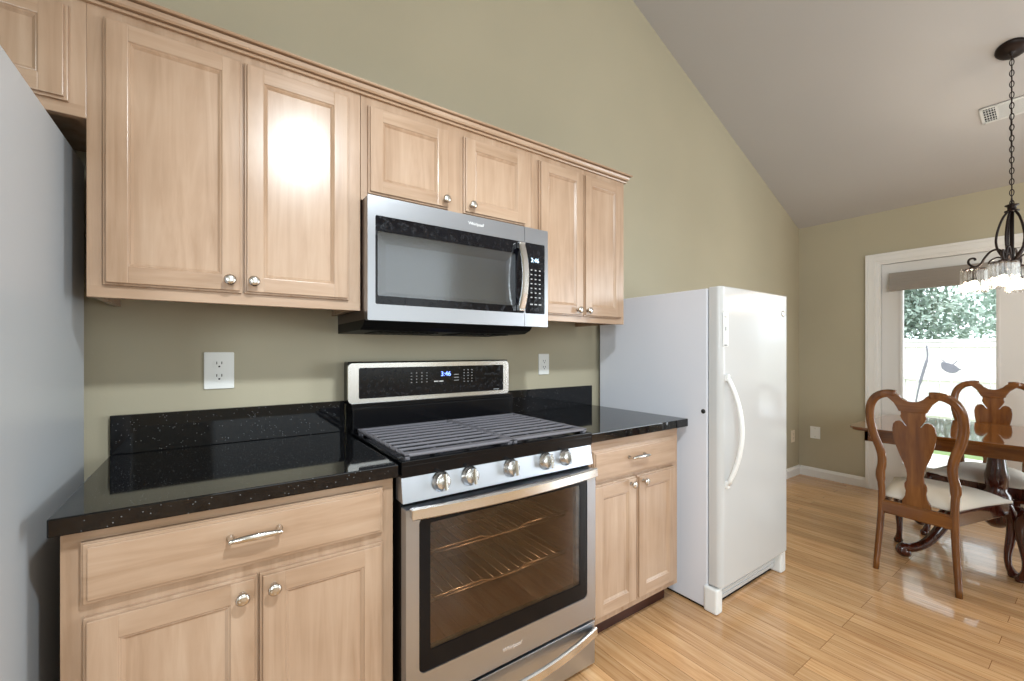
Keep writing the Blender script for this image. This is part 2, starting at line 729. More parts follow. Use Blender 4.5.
def baseboard(name, a, b, n):
    """a->b on the floor along the wall, n = direction into the room"""
    a, b, n = Vector(a), Vector(b), Vector(n)
    d = (b - a).normalized()
    L = (b - a).length
    tb = bmesh.new()
    prof = [(0, 0), (.016, 0), (.016, .065), (.012, .074), (.009, .082), (.006, .088), (0, .09)]
    r0 = [tb.verts.new(a + n * p + Vector((0, 0, z))) for p, z in prof]
    r1 = [tb.verts.new(b + n * p + Vector((0, 0, z))) for p, z in prof]
    k = len(prof)
    for i in range(k):
        j = (i + 1) % k
        tb.faces.new((r0[i], r0[j], r1[j], r1[i]))
    tb.faces.new(r0)
    tb.faces.new(r1[::-1])
    bmesh.ops.recalc_face_normals(tb, faces=tb.faces[:])
    bm = bmesh.new()
    T(tb, bm)
    struct(name, bm, 'white')


baseboard('baseboard_back', (2.66, -.0005, 0), (XW - .001, -.0005, 0), (0, -1, 0))
baseboard('baseboard_right', (XW - .0005, -.017, 0), (XW - .0005, -.545, 0), (-1, 0, 0))

# french door
door = thing('door_1', None, None, (XW, -1.475, 0), kind='structure')
door['kind'] = 'structure'
bm = bmesh.new()
for (a, b) in ((.0, .022), (.022, .066), (.066, .082)):
    t = {0.0: .026, .022: .02, .066: .015}[a]
    y_o, y_i = -.545 - a, -.545 - b
    box(bm, XW - t, XW, y_i, y_o, 0, 2.11 - a, .002)
    box(bm, XW - t, XW, -2.95 + .545 + a, -2.95 + .545 + b, 0, 2.11 - a, .002)
    box(bm, XW - t, XW, -2.95 - y_i, y_i, 2.11 - b, 2.11 - a, .002)
obj('casing', bm, 'white', door)
bm = bmesh.new()
box(bm, XW - .006, XW + .12, DY0 - .03, DY0 - .001, 0, DZ - .001)
box(bm, XW - .006, XW + .12, DY1 + .001, DY1 + .03, 0, DZ - .001)
box(bm, XW - .006, XW + .12, DY1 + .03, DY0 - .03, DZ - .03, DZ - .001)
box(bm, XW - .006, XW + .12, DY1 + .03, DY0 - .03, 0.0, .022, .003)
obj('jamb', bm, 'white', door)
for y0, y1 in ((-1.472, -.652), (-2.298, -1.478)):
    bm = bmesh.new()
    g0, g1, b0, b1 = y0 + .141, y1 - .141, .27, 1.9
    x0, x1 = XW + .02, XW + .062
    box(bm, x0, x1, y0, g0, .025, 2.012, .002)
    box(bm, x0, x1, g1, y1, .025, 2.012, .002)
    box(bm, x0, x1, g0, g1, .025, b0, .0)
    box(bm, x0, x1, g0, g1, b1, 2.012, .0)
    for (p, q, d) in ((.0, .012, .008), (.012, .02, .004)):
        box(bm, x0 - d, x0, g0 - .02 + p, g0 - .02 + q, b0 - .02 + p, b1 + .02 - p, .001)
        box(bm, x0 - d, x0, g1 + .02 - q, g1 + .02 - p, b0 - .02 + p, b1 + .02 - p, .001)
        box(bm, x0 - d, x0, g0, g1, b0 - .02 + p, b0 - .02 + q, .001)
        box(bm, x0 - d, x0, g0, g1, b1 + .02 - q, b1 + .02 - p, .001)
    leaf = obj('door_leaf', bm, 'doorwhite', door)
    bm = bmesh.new()
    box(bm, x0 + .018, x0 + .024, g0 - .005, g1 + .005, b0 - .005, b1 + .005)
    obj('glass_pane', bm, 'pane', leaf)

sh = thing('roman_shade', 'grey woven roman shade drawn up over the french door glass', 'shade', (XW, -1.06, 1.76))
bm = bmesh.new()
box(bm, XW - .03, XW - .004, -1.41, -.712, 1.885, 1.925, .003)
obj('headrail', bm, 'shade_grey', sh)
bm = bmesh.new()
y0, y1 = -1.41, -.712
for i, (z0, z1, t) in enumerate(((1.85, 1.9, .028), (1.82, 1.865, .036), (1.795, 1.84, .042), (1.768, 1.81, .048))):
    box(bm, XW - t - .004, XW - .005, y0, y1, z0, z1, .006)
obj('folds', bm, 'shade_grey', sh)

# ------------------------------------------------------------------ cabinets
YF, YD = -.352, -.372
YBF, YBD = -.618, -.638


def door_front(bm, x0, x1, z0, z1, yb, t=.02, st=.05):
    yf = yb - t
    # stepped outer edge
    box(bm, x0, x1, yb - .011, yb, z0, z1, .0015, 0)
    e = .006
    X0, X1, Z0, Z1 = x0 + e, x1 - e, z0 + e, z1 - e
    s = st - e
    box(bm, X0, X0 + s, yf, yb - .009, Z0, Z1, .002, 0)
    box(bm, X1 - s, X1, yf, yb - .009, Z0, Z1, .002, 0)
    box(bm, X0 + s - .001, X1 - s + .001, yf + .0003, yb - .009, Z1 - s, Z1, .0018, 1)
    box(bm, X0 + s - .001, X1 - s + .001, yf + .0003, yb - .009, Z0, Z0 + s, .0018, 1)
    # inner moulding: bead then slope down to the recessed panel
    a0, a1, c0, c1 = X0 + s, X1 - s, Z0 + s, Z1 - s
    tb = bmesh.new()
    loops = []
    for ins, y in ((0, yf + .002), (.0025, yf + .004), (.004, yf + .0035), (.010, yf + .0085), (.011, yf + .0095)):
        loops.append([tb.verts.new(p) for p in ((a0 + ins, y, c0 + ins), (a1 - ins, y, c0 + ins), (a1 - ins, y, c1 - ins), (a0 + ins, y, c1 - ins))])
    for A, B in zip(loops, loops[1:]):
        for i in range(4):
            j = (i + 1) % 4
            tb.faces.new((A[i], A[j], B[j], B[i]))
    tb.faces.new(loops[-1])
    T(tb, bm, 0)


def knob(parent, x, z, y):
    bm = bmesh.new()
    lathe(bm, [(.0085, 0), (.0085, .002), (.0055, .005), (.005, .012), (.009, .017), (.0145, .021), (.0155, .025), (.012, .0285), (.006, .030), (0, .0303)],
          (x, y, z), (0, -1, 0), 18)
    return obj('knob', bm, 'nickel', parent)


def pull(parent, xc, z, y, half=.052):
    bm = bmesh.new()
    pts = []
    for i in range(15):
        s = -1 + 2 * i / 14
        pts.append((xc + s * half, y - .027 - .004 * (1 - s * s), z + .002 * (1 - s * s)))
    rad = [.0058 + .0028 * (1 - (2 * i / 14 - 1) ** 2) for i in range(15)]
    tube(bm, pts, rad, 10)
    for s in (-1, 1):
        lathe(bm, [(.0085, 0), (.0085, .003), (.0058, .007), (.0055, .024), (.0062, .029), (.0045, .033), (0, .034)], (xc + s * half, y, z), (0, -1, 0), 14)
    return obj('pull', bm, 'nickel', parent)


def frame_body(bm, x0, x1, z0, z1, yf, openings, bottom_recess=.03):
    """carcass plus face frame with rails/stiles left around openings (x0,x1,z0,z1)"""
    box(bm, x0 + .003, x1 - .003, yf + .019, -.002, z0 + bottom_recess, z1, 0, 0)
    # side skirts down to the frame
    box(bm, x0 + .003, x0 + .019, yf + .019, -.002, z0 + .004, z0 + bottom_recess, 0, 0)
    box(bm, x1 - .019, x1 - .003, yf + .019, -.002, z0 + .004, z0 + bottom_recess, 0, 0)
    box(bm, x0, x1, yf, yf + .02, z0, z1, .001, 0)
    box(bm, x0 + .001, x1 - .001, yf - .0006, yf + .001, z0 + .001, z0 + .03, 0, 1)


def upper(name, label, x0, x1, z0, z1, doors, cat='cabinet', grp=None):
    r = thing(name, label, cat, ((x0 + x1) / 2, -.17, z0), 0, grp)
    bm = bmesh.new()
    frame_body(bm, x0, x1, z0, z1, YF, None)
    obj('cabinet_body', bm, ['maple_v', 'maple_h'], r)
    for (a, b, c, d, kx, kz) in doors:
        bm = bmesh.new()
        door_front(bm, a, b, c, d, YF)
        dr = obj('cabinet_door', bm, ['maple_v', 'maple_h'], r)
        if kx is not None:
            knob(dr, kx, kz, YD)
    return r


G = 'maple wall cabinets'
upper('wall_cabinet', 'short maple wall cabinet above the grey refrigerator at left', -1.21, -.2657, 1.843, 2.146,
      [(-1.175, -.745, 1.872, 2.113, -.775, 1.9), (-.733, -.297, 1.872, 2.113, -.705, 1.9)], grp=G)
upper('wall_cabinet', 'tall wide maple wall cabinet left of the microwave', -.2655, .419, 1.387, 2.146,
      [(-.233, .071, 1.42, 2.113, .04, 1.454), (.077, .379, 1.42, 2.113, .1, 1.455)], grp=G)
upper('wall_cabinet', 'short maple wall cabinet directly above the microwave', 0.4205, 1.1685, 1.7755, 2.146,
      [(.443, .754, 1.8, 2.108, .733, 1.83), (.821, 1.131, 1.8, 2.108, .849, 1.83)], grp=G)
upper('wall_cabinet', 'tall narrow maple wall cabinet between microwave and white freezer', 1.17, 1.792, 1.387, 2.146,
      [(1.207, 1.481, 1.416, 2.113, 1.436, 1.444), (1.486, 1.758, 1.416, 2.113, 1.502, 1.444)], grp=G)

# crown moulding (along the fronts, returned to the wall at the right end)
cr = bmesh.new()
prof = [(0, 2.139), (.010, 2.139), (.012, 2.143), (.010, 2.147), (.003, 2.148), (.003, 2.1505), (.016, 2.151), (.020, 2.156), (.023, 2.165), (.023, 2.167),
        (.014, 2.1678), (.014, 2.1705), (.030, 2.171), (.033, 2.174), (.033, 2.178), (0, 2.178)]
xa, xb = -1.21, 1.7935
tb = bmesh.new()
A = [tb.verts.new((xa, YF - .0008 - p, z)) for p, z in prof]
B = [tb.verts.new((xb + p, YF - .0008 - p, z)) for p, z in prof]
C_ = [tb.verts.new((xb + p, -.001, z)) for p, z in prof]
k = len(prof)
for P_, Q_ in ((A, B), (B, C_)):
    for i in range(k):
        j = (i + 1) % k
        tb.faces.new((P_[i], P_[j], Q_[j], Q_[i]))
tb.faces.new(A)
tb.faces.new(C_[::-1])
bmesh.ops.recalc_face_normals(tb, faces=tb.faces[:])
T(tb, cr)
box(cr, xa, xb + .02, YF - .001, -.001, 2.147, 2.16)
tag(obj('crown_moulding', cr, 'maple_h', loc=(.3, YF, 2.139)), 'maple crown moulding running along the top of the wall cabinets', 'moulding')


def lower(label, x0, x1, drawer, doors, pull_x):
    r = thing('base_cabinet', label, 'cabinet', ((x0 + x1) / 2, -.3, 0), 0, 'maple base cabinets')
    bm = bmesh.new()
    box(bm, x0 + .002, x1 - .002, YBF + .019, -.002, .105, .8755)
    box(bm, x0, x1, YBF, YBF + .02, .105, .8755, .001)
    box(bm, x0 + .004, x1 - .004, YBF - .0006, YBF + .001, .832, .875, 0, 1)
    obj('cabinet_body', bm, ['maple_v', 'maple_h'], r)
    bm = bmesh.new()
    box(bm, x0 + .004, x1 - .004, YBF + .07, YBF + .085, .0, .106, 0)
    box(bm, x0 + .004, x1 - .004, YBF + .052, YBF + .07, .088, .106, .003)
    for s in (x0 + .004, x1 - .02):
        box(bm, s, s + .016, YBF + .08, -.01, 0, .106)
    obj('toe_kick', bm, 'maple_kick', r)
    a, b, c, d = drawer
    bm = bmesh.new()
    box(bm, a, b, YBF - .011, YBF, c, d, .0015, 0)
    box(bm, a + .004, b - .004, YBF - .016, YBF - .009, c + .004, d - .004, .0015, 0)
    box(bm, a + .011, b - .011, YBD, YBF - .012, c + .011, d - .011, .002, 0)
    df = obj('drawer', bm, ['maple_h'], r)
    pull(df, pull_x, (c + d) / 2 + .014, YBD)
    for (a, b, c, d, kx, kz) in doors:
        bm = bmesh.new()
        door_front(bm, a, b, c, d, YBF, st=.056)
        dr = obj('cabinet_door', bm, ['maple_v', 'maple_h'], r)
        knob(dr, kx, kz, YBD)
    return r


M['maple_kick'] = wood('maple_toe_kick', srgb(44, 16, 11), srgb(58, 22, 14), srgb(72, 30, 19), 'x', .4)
lower('wide maple base cabinet under the left granite counter by the refrigerator', -.258, .441, (-.226, .408, .716, .849),
      [(-.222, .090, .132, .689, .058, .651), (.096, .408, .132, .689, .126, .653)], .086)
lower('narrow maple base cabinet between the stove and the white freezer', 1.262, 1.872, (1.274, 1.836, .704, .834),
      [(1.274, 1.546, .136, .689, 1.503, .664), (1.554, 1.836, .136, .689, 1.586, .664)], 1.541)


def counter(label, x0, x1):
    r = thing('granite_counter', label, 'countertop', ((x0 + x1) / 2, -.32, .876), 0, 'black granite counters')
    bm = bmesh.new()
    box(bm, x0, x1, -.653, -.001, .8765, .914, .003)
    obj('slab', bm, 'granite', r)
    return r


c1 = counter('black granite counter with backsplash left of the stove', -.27, .447)
bm = bmesh.new()
box(bm, -.27, .447, -.021, -.001, .9141, 1.04, .002)
obj('backsplash', bm, 'granite', c1)
c2 = counter('short black granite counter right of the stove beside the freezer', 1.245, 1.911)
bm = bmesh.new()
box(bm, 1.245, 1.895, -.021, -.001, .9141, 1.036, .002)
obj('backsplash', bm, 'granite', c2)

# ------------------------------------------------------------------ gas range
RX0, RX1 = .455, 1.234
rg = thing('gas_range', 'stainless steel gas range with black cooktop and oven between the granite counters', 'stove', ((RX0 + RX1) / 2, -.35, 0))
bm = bmesh.new()
box(bm, RX0 + .002, RX1 - .002, -.64, -.615, .105, .80)      # front frame pieces, around the cavity
bm.free()
bm = bmesh.new()
cx0, cx1, cz0, cz1 = .535, 1.15, .30, .745
box(bm, RX0, cx0, -.645, -.03, .02, .872)
box(bm, cx1, RX1, -.645, -.03, .02, .872)
box(bm, cx0, cx1, -.645, -.03, .02, cz0)
box(bm, cx0, cx1, -.645, -.03, cz1, .872)
box(bm, cx0, cx1, -.1, -.03, cz0, cz1)
body = obj('range_body', bm, 'black_matte', rg)
bm = bmesh.new()
box(bm, cx0, cx0 + .002, -.645, -.1, cz0, cz1)
box(bm, cx1 - .002, cx1, -.645, -.1, cz0, cz1)
box(bm, cx0 + .002, cx1 - .002, -.645, -.1, cz0, cz0 + .002)
box(bm, cx0 + .002, cx1 - .002, -.645, -.1, cz1 - .002, cz1)
box(bm, cx0 + .002, cx1 - .002, -.103, -.1, cz0 + .002, cz1 - .002)
obj('oven_cavity', bm, 'oven_in', body)
for zz in (.45, .60):
    bm = bmesh.new()
    xa, xb, ya, yb = cx0 + .012, cx1 - .012, -.61, -.13
    tube(bm, [(xa, ya, zz), (xb, ya, zz), (xb, yb, zz), (xa, yb, zz)], .0045, 6, closed=True)
    # front wire that dips in the middle
    tube(bm, [(xa, ya - .012, zz + .018), (xa + .2, ya - .012, zz + .018), (xa + .24, ya - .012, zz + .006), (xb - .24, ya - .012, zz + .006), (xb - .2, ya - .012, zz + .018), (xb, ya - .012, zz + .018)], .004, 6)
    for i in range(1, 16):
        x = xa + (xb - xa) * i / 16
        tube(bm, [(x, ya, zz + .003), (x, yb, zz + .003)], .0022, 5)
    obj('oven_rack', bm, 'nickel', rg)

# cooktop
bm = bmesh.new()
box(bm, RX0 - .003, RX1 + .003, -.662, -.12, .872, .9115, .005)
for (a_, b_, c_, d_) in ((RX0 - .003, RX1 + .003, -.662, -.648), (RX0 - .003, RX0 + .006, -.648, -.12), (RX1 - .006, RX1 + .003, -.648, -.12)):
    box(bm, a_, b_, c_, d_, .905, .9225, .003)
obj('cooktop', bm, 'black_gloss', rg)
for bx, by, br in ((.60, -.50, .045), (.60, -.23, .036), (.845, -.36, .05), (1.09, -.50, .04), (1.09, -.23, .036)):
    bm = bmesh.new()
    lathe(bm, [(br + .012, 0), (br + .012, .006), (br, .009), (br, .014), (br * .8, .0175), (0, .018)], (bx, by, .9112), (0, 0, 1), 24)
    obj('burner', bm, 'black_matte', rg)


def grate(x0, x1):
    bm = bmesh.new()
    y0, y1 = -.646, -.132
    zt = .938
    # outer frame, broad front and back bars
    bar(bm, [(x0, y0 + .018, zt - .005), (x1, y0 + .018, zt - .005)], .036, .010)
    bar(bm, [(x0, y1 - .012, zt - .005), (x1, y1 - .012, zt - .005)], .022, .010)
    bar(bm, [(x0 + .007, y0, zt - .006), (x0 + .007, y1, zt - .006)], .014, .012)
    bar(bm, [(x1 - .007, y0, zt - .006), (x1 - .007, y1, zt - .006)], .014, .012)
    n = 9
    for i in range(1, n):
        y = y0 + .03 + (y1 - .02 - y0 - .03) * i / n
        bar(bm, [(x0, y, zt - .004), (x1, y, zt - .004)], .014, .008)
    for f in (.33, .67):
        x = x0 + (x1 - x0) * f
        bar(bm, [(x, y0 + .02, zt - .012), (x, y1 - .01, zt - .012)], .010, .008)
    for x in (x0 + .01, x1 - .01):
        for y in (y0 + .012, y1 - .012):
            box(bm, x - .008, x + .008, y - .008, y + .008, .9112, zt - .008, .002)
    obj('burner_grate', bm, 'iron', rg)


grate(.468, .862)
grate(.866, 1.224)

# control panel with knobs (leans back a little)
bm = bmesh.new()
prism(bm, [(-.668, .799), (-.655, .8745), (-.61, .8745), (-.61, .799)], RX1 - RX0 + .004, origin=(RX0 - .002, 0, 0), U=(0, 1, 0), V=(0, 0, 1), bev=.002)
cp = obj('control_panel', bm, 'steel', rg)
tilt = Vector((0, -.985, .17)).normalized()
for kx in (.578, .680, .842, .998, 1.096):
    bm = bmesh.new()
    o = Vector((kx, -.6605, .844))
    lathe(bm, [(.0315, 0), (.0315, .004), (.0265, .007), (.0245, .022), (.0225, .024), (0, .0245)], o, tilt, 28)
    # finger grip bar across the knob
    u = Vector((0, 0, 1)) - tilt * tilt.z
    u.normalize()
    bar(bm, [o + tilt * .033 - u * .024, o + tilt * .033 + u * .024], .013, .022, up=tilt)
    obj('burner_knob', bm, 'steel_z', rg)

# backguard
bm = bmesh.new()
box(bm, RX0 - .004, RX1 - .002, -.115, -.0225, .9, 1.035, .004)
box(bm, RX0 - .004, RX1 - .002, -.125, -.11, .93, 1.018, .006)
box(bm, RX0 - .012, RX1 - .01, -.085, -.0225, 1.03, 1.203, .006)
obj('backguard', bm, 'black_gloss', rg)
bm = bmesh.new()
fx0, fx1 = RX0 - .014, RX1 - .014
o_, i_ = rrect(fx0, fx1, 1.034, 1.197, .018), rrect(fx0 + .042, fx1 - .032, 1.052, 1.178, .006)
ring_plate(bm, o_, i_, -.1, -.083)
bg_ = obj('backguard_bezel', bm, 'steel_z', rg)
bm = bmesh.new()
prism(bm, rrect(fx0 + .041, fx1 - .031, 1.051, 1.179, .006), -.008, origin=(0, -.0965, 0))
bp = obj('control_glass', bm, 'black_glass', rg)
def marks(name, spots, w, h, y, m, parent):
    """small printed button marks, one part each, sharing a mesh"""
    first = None
    for x, z in spots:
        if first is None:
            bm = bmesh.new()
            box(bm, -w / 2, w / 2, -.0005, .0005, -h / 2, h / 2)
            o = first = obj(name, bm, m, parent, True)
        else:
            o = first.copy()
            COL.objects.link(o)
            o.parent = parent
        o.location = Vector((x, y, z)) - base_loc(parent)


marks('button_mark', [(.708 + i * .024, 1.150 - j * .0135) for i in range(4) for j in range(4)], .0055, .0035, -.0968, 'lettering_dim', bp)
marks('button_mark', [(.968 + i * .021, 1.158 - j * .0135) for i in range(3) for j in range(5)], .0055, .0035, -.0968, 'lettering_dim', bp)
marks('button_bar', [(.8255, 1.110), (.8505, 1.110)], .021, .005, -.0968, 'lettering', bp)
marks('button_bar', [(.9275, 1.138 - j * .0135) for j in range(3)], .025, .0032, -.0968, 'lettering_dim', bp)
marks('button_bar', [(1.1475, 1.059)], .033, .0024, -.0968, 'lettering_dim', bp)
text('clock_digits', '3:46', .030, bp, (.873, -.0972, 1.142), (1, 0, 0), (0, 0, 1), 'digit')

# oven door
DXa, DXb = RX0 + .001, RX1 - .004
bm = bmesh.new()
ring_plate(bm, rrect(DXa, DXb, .2, .785, .004), rrect(.496, 1.186, .293, .757, .02), -.687, -.648)
od = obj('oven_door', bm, 'steel', rg)
bm = bmesh.new()
ring_plate(bm, rrect(.4955, 1.1865, .2925, .7575, .02), rrect(.533, 1.15, .352, .733, .004), -.684, -.66)
obj('window_border', bm, 'black_gloss', od)
bm = bmesh.new()
box(bm, .532, 1.151, -.682, -.678, .351, .734)
obj('oven_window', bm, 'oven_glass', od)
bm = bmesh.new()
n = 24
pts = []
for i in range(n + 1):
    s = -1 + 2 * i / n
    pts.append(((DXa + DXb) / 2 + s * ((DXb - DXa) / 2 - .012), -.703 - .026 * (1 - s * s), .777))
bar(bm, pts, .014, .036)
for x in (DXa + .024, DXb - .024):
    box(bm, x - .014, x + .014, -.709, -.685, .763, .791, .004)
obj('door_handle', bm, 'steel_bright', od)
text('logo', 'Whirlpool', .019, od, (.83, -.6872, .245), (1, 0, 0), (0, 0, 1), 'logo_faint', shear=.2)

# storage drawer
bm = bmesh.new()
box(bm, DXa, DXb, -.684, -.648, .02, .186, .003)
sd = obj('storage_drawer', bm, 'steel', rg)
bm = bmesh.new()
pts = []
for i in range(n + 1):
    s = -1 + 2 * i / n
    pts.append(((DXa + DXb) / 2 + s * ((DXb - DXa) / 2 - .004), -.694 - .04 * (1 - s * s), .152 - .012 * (1 - s * s)))
bar(bm, pts, .014, .036)
obj('drawer_handle', bm, 'steel_bright', sd)
bm = bmesh.new()
box(bm, RX0 + .01, RX1 - .01, -.62, -.05, 0, .02)
obj('toe_base', bm, 'black_matte', rg)

# ------------------------------------------------------------------ microwave
mw = thing('microwave_oven', 'stainless steel over-the-range microwave with black glass door and curved handle', 'microwave', (.82, -.2, 1.318))
MX0, MX1, MZ0, MZ1, MF = .423, 1.206, 1.352, 1.773, -.425
M['mw_side'] = mat('brown_black_enamel', srgb(62, 48, 42), .3)
bm = bmesh.new()
box(bm, MX0 + .001, MX1 - .03, -.385, -.003, 1.355, MZ1, .002)
obj('microwave_body', bm, 'mw_side', mw)
bm = bmesh.new()
prism(bm, [(-.40, 1.3555), (-.375, 1.334), (-.34, 1.322), (-.02, 1.318), (-.02, 1.3555)], MX1 - MX0 - .06, origin=(MX0 - .002, 0, 0), U=(0, 1, 0), V=(0, 0, 1), bev=.002)
for i in range(9):
    box(bm, .5 + i * .028, .516 + i * .028, -.3, -.12, 1.3155, 1.3205, .001)
    box(bm, .84 + i * .028, .856 + i * .028, -.3, -.12, 1.3155, 1.3205, .001)
obj('vent_base', bm, 'black_matte', mw)
SX = 1.079
gz0, gz1 = 1.407, 1.708
bm = bmesh.new()
n5 = lambda a, b, c, d, r: rrect(a, b, c, d, r)
ring_plate(bm, rrect(MX0, SX - .001, MZ0, MZ1, .003), rrect(MX0 + .026, SX - .003, gz0, gz1, .006), MF, -.388)
md = obj('microwave_door', bm, 'steel_dim', mw)
bm = bmesh.new()
ring_plate(bm, rrect(MX0 + .0255, SX - .002, gz0 - .0005, gz1 + .0005, .006), rrect(MX0 + .034, 1.035, 1.436, 1.656, .006), MF + .0015, -.392)
obj('door_glass', bm, 'black_glass', md)
bm = bmesh.new()
box(bm, MX0 + .033, 1.036, MF + .003, MF + .006, 1.435, 1.657)
obj('door_window', bm, 'mw_glass', md)
M['mw_mesh'] = mat('grey_perforated_screen', srgb(84, 84, 82), .5, .2)
tb = bmesh.new()
loops = []
for ins, y in ((0, MF + .007), (.035, MF + .026), (.04, MF + .026)):
    loops.append([tb.verts.new(p) for p in ((MX0 + .034 + ins, y, 1.436 + ins * .45), (1.035 - ins, y, 1.436 + ins * .45), (1.035 - ins, y, 1.656 - ins), (MX0 + .034 + ins, y, 1.656 - ins))])
for A, B in zip(loops, loops[1:]):
    for i in range(4):
        j = (i + 1) % 4
        tb.faces.new((A[i], A[j], B[j], B[i]))
tb.faces.new(loops[-1])
bm = bmesh.new()
T(tb, bm)
obj('window_screen', bm, 'mw_mesh', md)
bm = bmesh.new()
pts = []
for i in range(19):
    s = -1 + 2 * i / 18
    pts.append((1.051, -.442 - .027 * (1 - s * s), 1.557 + s * .131))
bar(bm, pts, .016, .032, up=(1, 0, 0))
for s in (-1, 1):
    box(bm, 1.037, 1.065, -.448, -.424, 1.557 + s * .131 - .012, 1.557 + s * .131 + .012, .003)
obj('door_handle', bm, 'steel_z', md)
bm = bmesh.new()
ring_plate(bm, rrect(SX + .001, MX1, MZ0, MZ1, .003), rrect(SX + .003, MX1 - .018, gz0, gz1, .006), MF, -.388)
pn = obj('control_panel', bm, 'steel_dim', mw)
bm = bmesh.new()
prism(bm, rrect(SX + .0025, MX1 - .0175, gz0 - .0005, gz1 + .0005, .006), -.03, origin=(0, MF + .0015, 0))
obj('panel_glass', bm, 'black_glass', pn)
yk = MF + .0012
marks('key_mark', [(1.116 + i * .0225, 1.594 - j * .0195) for i in range(3) for j in range(7)], .009, .0045, yk, 'lettering_dim', pn)
marks('key_mark', [(1.116 + i * .0235, 1.447) for i in range(3)], .014, .005, yk, 'lettering_dim', pn)
text('clock_digits', '3:46', .026, pn, (1.135, yk, 1.636), (1, 0, 0), (0, 0, 1), 'digit_pale')
text('logo', 'Whirlpool', .0165, md, (.842, MF - .0003, 1.742), (1, 0, 0), (0, 0, 1), 'lettering')

# ------------------------------------------------------------------ outlets and plates


def outlet(label, p, U, w, h, m, sockets=True, nm='wall_outlet', cat='outlet'):
    U = Vector(U)
    V = Vector((0, 0, 1))
    N = U.cross(V)
    p = Vector(p)
    r = thing(nm, label, cat, p)
    bm = bmesh.new()
    prism(bm, rrect(-w / 2, w / 2, -h / 2, h / 2, .004), .006, origin=p + N * .0003, U=U, V=V, bev=.002)
    obj('cover_plate', bm, m, r)
    if sockets:
        k = min(w / .07, h / .115)
        for s in (-1, 1):
            bm = bmesh.new()
            prism(bm, rrect(-.0165 * k, .0165 * k, s * .0195 * k - .0145 * k, s * .0195 * k + .0145 * k, .011 * k), .002, origin=p + N * .006, U=U, V=V, bev=.0006)
            so = obj('socket', bm, m, r)
            bm = bmesh.new()
            for dx in (-.0065, .0065):
                prism(bm, rrect(dx * k - .0013, dx * k + .0013, s * .0195 * k, s * .0195 * k + .0085 * k, .001), .0008, origin=p + N * .008, U=U, V=V)
            prism(bm, rrect(-.0026 * k, .0026 * k, s * .0195 * k - .0095 * k, s * .0195 * k - .0045 * k, .0024), .0008, origin=p + N * .008, U=U, V=V)
            obj('slots', bm, 'outlet_dark', so)
    return r


outlet('white double outlet on the wall above the left granite counter', (.018, 0, 1.177), (1, 0, 0), .09, .132, 'outlet')
o2 = outlet('white outlet plate on the wall above the right granite counter', (1.528, 0, 1.172), (1, 0, 0), .074, .116, 'outlet', False)
bm = bmesh.new()
prism(bm, rrect(1.511, 1.545, 1.138, 1.206, .003), .003, origin=(0, -.006, 0), bev=.001)
rc = obj('rocker', bm, 'outlet', o2)
bm = bmesh.new()
for z in (1.155, 1.189):
    for x in (1.521, 1.535):
        box(bm, x - .0014, x + .0014, -.0098, -.0088, z - .002, z + .007)
    box(bm, 1.5255, 1.5305, -.0098, -.0088, z - .011, z - .006)
obj('slots', bm, 'outlet_dark', rc)
outlet('almond outlet plate low on the back wall right of the freezer', (4.73, 0, .395), (1, 0, 0), .075, .118, 'almond')
p4 = outlet('white plate low on the right wall beside the french door', (XW, -.145, .438), (0, -1, 0), .085, .118, 'outlet', False)
for z in (.398, .478):
    bm = bmesh.new()
    lathe(bm, [(.003, 0), (.003, .0012), (0, .0016)], (XW - .0062, -.145, z), (-1, 0, 0), 10)
    obj('screw', bm, 'nickel', p4)

# ------------------------------------------------------------------ upright freezer
FX0, FX1 = 1.94, 2.645
fz = thing('upright_freezer', 'white upright freezer with long curved handle right of the base cabinets', 'freezer', ((FX0 + FX1) / 2, -.4, 0))
bm = bmesh.new()
box(bm, FX0, FX1, -.735, -.04, .012, 1.548, .006, 0, 3)
obj('cabinet_body', bm, 'freezer_side', fz)
bm = bmesh.new()
box(bm, FX0 + .012, FX1 - .012, -.742, -.733, .12, 1.54)
obj('door_gasket', bm, 'gap', fz)
bm = bmesh.new()
# door: gently bowed front in plan, with rounded vertical edges
w = FX1 - FX0
pl = []
m_ = 18
for i in range(m_ + 1):
    s = i / m_
    x = FX0 + .002 + (w - .004) * s
    e = min(s, 1 - s) * w
    rr_ = .028
    dip = rr_ - math.sqrt(max(rr_ ** 2 - (rr_ - e) ** 2, 0)) if e < rr_ else 0
    pl.append((x, -.803 + dip - .004 * (1 - (2 * s - 1) ** 2)))
extra = []
for i in range(1, 10):
    e = .028 * (1 - math.cos(R(9 * i)))
    d = .028 * (1 - math.sin(R(9 * i)))
    extra.append((e, d))
pts = [(FX0 + .002, -.742), (FX0 + .002, -.775)] + [(FX0 + .002 + e, -.803 + d) for e, d in extra] + [(FX0 + .03, -.803), (FX0 + w / 2, -.806), (FX1 - .03, -.803)] + \
      [(FX1 - .002 - e, -.803 + d) for e, d in extra[::-1]] + [(FX1 - .002, -.775), (FX1 - .002, -.742)]
prism(bm, pts, 1.423, origin=(0, 0, .130), U=(1, 0, 0), V=(0, 1, 0), bev=.006)
fd = obj('freezer_door', bm, 'freezer_white', fz)
bm = bmesh.new()
hp = []
for i in range(21):
    s = -1 + 2 * i / 20
    hp.append((1.985 + .03 * (1 - s * s), -.812 - .05 * (1 - s * s), .868 + s * .252))
tube(bm, hp, [.012 + .004 * (1 - abs(-1 + 2 * i / 20)) for i in range(21)], 12, up=(0, -1, 0), r2=[.01] * 21)
for s in (-1, 1):
    box(bm, 1.974, 1.996, -.818, -.800, .868 + s * .252 - .016, .868 + s * .252 + .016, .004)
obj('door_handle', bm, 'freezer_plastic', fd)
bm = bmesh.new()
